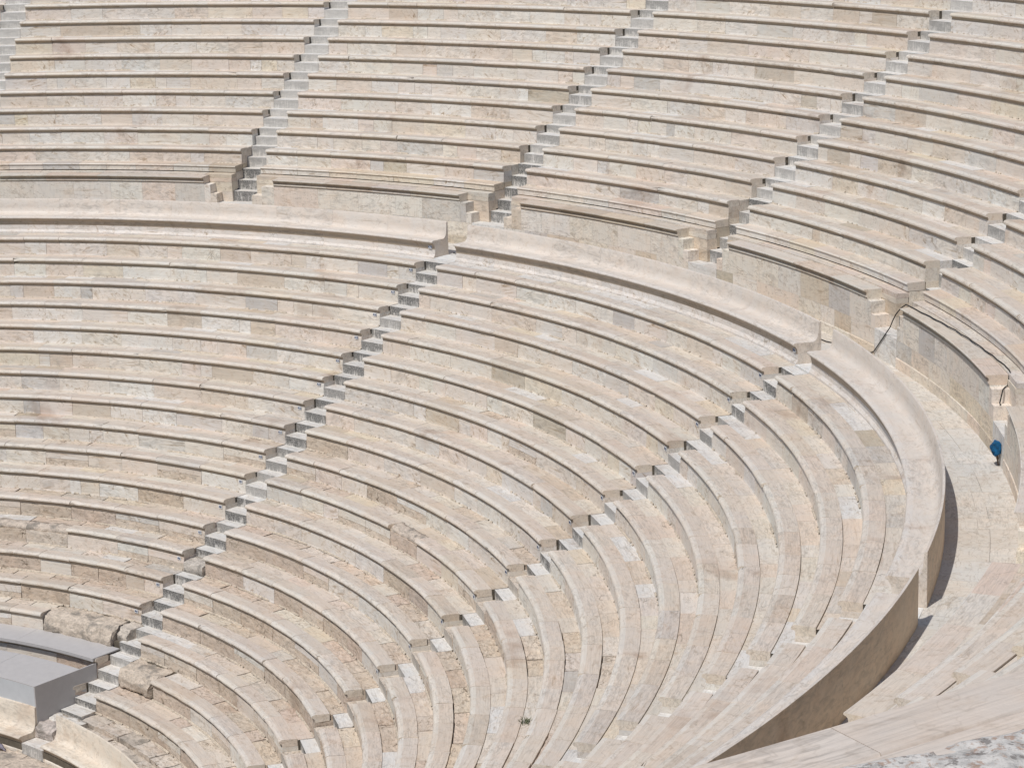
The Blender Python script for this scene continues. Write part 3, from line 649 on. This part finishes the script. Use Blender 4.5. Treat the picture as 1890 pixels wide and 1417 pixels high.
def rubble_mesh():
    V = []; Fc = []; na, nr = 190, 60
    for i in range(na+1):
        a = -30-14*i/na
        edge = 40.085+.12*max(0, (a+38)/1.1)+.05*noise.noise(Vector((a*2.2, 0, 0)))+.03*noise.noise(Vector((a*9, 3, 0)))
        for j in range(nr+1):
            t = j/nr; r = edge+t**1.4*2.6
            P = pol(r, a, 0)
            hh = .03+.03*noise.noise(P*3)+.018*noise.noise(P*8)+.012*noise.noise(P*19)
            e = min(1, t*9); V.append((P.x, P.y, 8.49+hh*e-(.03 if j == 0 else 0)))
    for i in range(na):
        for j in range(nr): Fc.append((i*(nr+1)+j, i*(nr+1)+j+1, (i+1)*(nr+1)+j+1, (i+1)*(nr+1)+j))
    c = Vector(V[len(V)//2]); V2 = [(x-c.x, y-c.y, z-c.z) for x, y, z in V]
    o = mesh_obj('rubble_core', V2, Fc, [M['rubble']], None, c, 0, None, (.5, .5, .5), [True]*len(Fc))
    tag(o, 'lichen-spotted rubble on top of the outer wall in the corner', 'rubble', kind='stuff')
rubble_mesh()

# ---------------------------------------------------------------- cable, blue bundle, pigeon, weeds
def tube(name, pts, r, mat, sides=6):
    V = []; Fc = []; pts = [Vector(p) for p in pts]
    for i, p in enumerate(pts):
        t = (pts[min(i+1, len(pts)-1)]-pts[max(i-1, 0)]).normalized(); a = t.cross(Vector((0, 0, 1)))
        a = a.normalized() if a.length > 1e-3 else Vector((1, 0, 0)); b = a.cross(t)
        for k in range(sides):
            q = p+r*(math.cos(2*math.pi*k/sides)*a+math.sin(2*math.pi*k/sides)*b)-pts[0]; V.append(tuple(q))
    for i in range(len(pts)-1):
        for k in range(sides): Fc.append((i*sides+k, i*sides+(k+1) % sides, (i+1)*sides+(k+1) % sides, (i+1)*sides+k))
    return mesh_obj(name, V, Fc, [mat], None, pts[0], 0)
cp_ = []
for a in range(71, 40, -1): cp_.append(pol(27.20+.72*((71-a)/31)**1.2, a, FLOOR+.016))
for q in [(27.93, 40, FLOOR+.016), (28.2, 38.8, FLOOR+.016), (28.30, 37.6, FLOOR+.016), (28.32, 37.0, -.40), (28.33, 36.68, -.33), (28.33, 35.98, -.03), (28.33, 34.91, .42), (28.33, 34.62, .6), (28.36, 34.42, .76), (28.44, 34.22, .92), (28.5, 33.95, 1.02), (28.51, 33.62, 1.018)]: cp_.append(pol(*q))
for k in range(1, 30):
    a = 33.4-(33.4-21.75)*k/29; cp_.append(pol(28.50+.28*(k/29)**1.1+.012*math.sin(k*1.7), a, 1.018+.028*min(1, k/12)))
for q in [(28.76, 21.42, 1.03), (28.72, 21.30, .98), (28.70, 21.28, .80), (28.62, 21.1, .785), (28.56, 20.85, .78), (28.5, 20.80, .52), (28.5, 20.6, .505)]: cp_.append(pol(*q))
tag(tube('power_cable', cp_, .013, M['cable']), 'black cable running along the ledge and dropping to the walkway', 'cable')

bb = empty('cloth_bundle', pol(28.3, 18.9, FLOOR)); tag(bb, 'blue cloth bundle on a brown peg at the podium wall', 'bundle')
V = []; Fc = []; nu, nv = 20, 14
for i in range(nv+1):
    ph = math.pi*i/nv
    for k in range(nu):
        t = 2*math.pi*k/nu; d = Vector((math.sin(ph)*math.cos(t), math.sin(ph)*math.sin(t), math.cos(ph)))
        s = 1+.26*noise.noise(d*2.1)+.16*noise.noise(d*7); V.append((min(d.x*.17*s, .08), d.y*.10*s, d.z*.14*s*(1+.35*d.x)))
for i in range(nv):
    for k in range(nu): Fc.append((i*nu+k, (i+1)*nu+k, (i+1)*nu+(k+1) % nu, i*nu+(k+1) % nu))
mesh_obj('cloth', V, Fc, [M['blue']], None, pol(28.26, 18.75, FLOOR+.37), rad(19-90), bb, None, [True]*len(Fc))
arc_piece('peg', [(28.30, FLOOR+.10, 0), (28.27, FLOOR+.26, 0), (28.31, FLOOR+.26, 0), (28.34, FLOOR+.10, 0)], cst(19.15), cst(19.03), [M['wood']], bb, gap=0)
arc_piece('peg', [(28.31, FLOOR, 0), (28.27, FLOOR+.25, 0), (28.30, FLOOR+.25, 0), (28.33, FLOOR, 0)], cst(18.95), cst(18.88), [M['wood']], bb, gap=0)

def loft(name, rings, mat, loc, rotz, parent, sides=10):
    V = []; Fc = []
    for (x, z, ry, rz) in rings:
        for k in range(sides): V.append((x, ry*math.cos(2*math.pi*k/sides), z+rz*math.sin(2*math.pi*k/sides)))
    for i in range(len(rings)-1):
        for k in range(sides): Fc.append((i*sides+k, i*sides+(k+1) % sides, (i+1)*sides+(k+1) % sides, (i+1)*sides+k))
    Fc.append(tuple(reversed(range(sides)))); Fc.append(tuple((len(rings)-1)*sides+k for k in range(sides)))
    return mesh_obj(name, V, Fc, [mat], None, loc, rotz, parent, None, [True]*len(Fc))
P = pol(11.05, 75.3, -9.95); pg = empty('pigeon', P); tag(pg, 'grey pigeon pecking at the foot of the front bench', 'bird')
rz = rad(75.3-90)
loft('body', [(-.21, .075, .018, .006), (-.15, .085, .028, .012), (-.10, .10, .045, .035), (-.03, .11, .062, .058), (.04, .105, .06, .056), (.08, .085, .042, .040), (.105, .062, .026, .026), (.125, .045, .026, .026), (.145, .038, .018, .018), (.16, .030, .006, .006), (.182, .018, .002, .002)], M['feather'], P, rz, pg)
loft('wing', [(-.17, .10, .03, .006), (-.09, .135, .052, .02), (-.02, .15, .058, .018), (.04, .14, .045, .012)], M['feather_dark'], P, rz, pg)
for y in (-.02, .02):
    vb = [(x, y+dy, z) for x in (-.004, .004) for dy in (-.004, .004) for z in (0, .06)]
    mesh_obj('leg', vb, [(0, 1, 3, 2), (4, 6, 7, 5), (0, 4, 5, 1), (2, 3, 7, 6), (0, 2, 6, 4), (1, 5, 7, 3)], [M['wood']], None, P, rz, pg)

def weeds(loc, n, sz, label):
    V = []; Fc = []
    for _ in range(n):
        x, y = random.gauss(0, sz), random.gauss(0, sz); h = random.uniform(.03, .10); a = random.uniform(0, 6.28); w_ = .008; b = random.uniform(0, 6.28); l_ = random.uniform(.01, .06); i = len(V)
        V += [(x-w_*math.cos(a), y-w_*math.sin(a), 0), (x+w_*math.cos(a), y+w_*math.sin(a), 0), (x+l_*math.cos(b)+w_*.7*math.cos(a), y+l_*math.sin(b), h*.7), (x+1.6*l_*math.cos(b), y+1.6*l_*math.sin(b), h)]
        Fc.append((i, i+1, i+2, i+3))
    o = mesh_obj('weeds', V, Fc, [M['weed']], None, loc, 0); tag(o, label, 'weeds', kind='stuff')
R9 = RL-10*D
weeds(pol(R9+.48, 14.4, -10*HL+.03), 60, .07, 'small green weeds growing in a cracked joint near the middle stair')

# lettering becomes mesh
bpy.context.view_layer.update(); dg = bpy.context.evaluated_depsgraph_get()
for t in LET:
    me = bpy.data.meshes.new_from_object(t.evaluated_get(dg)); p = t.parent; ml = t.matrix_local.copy(); t.name = 'old_text'
    o = bpy.data.objects.new('lettering', me); COL.objects.link(o); o.parent = p; o.matrix_local = ml
    bpy.data.objects.remove(t)
bpy.context.view_layer.update()
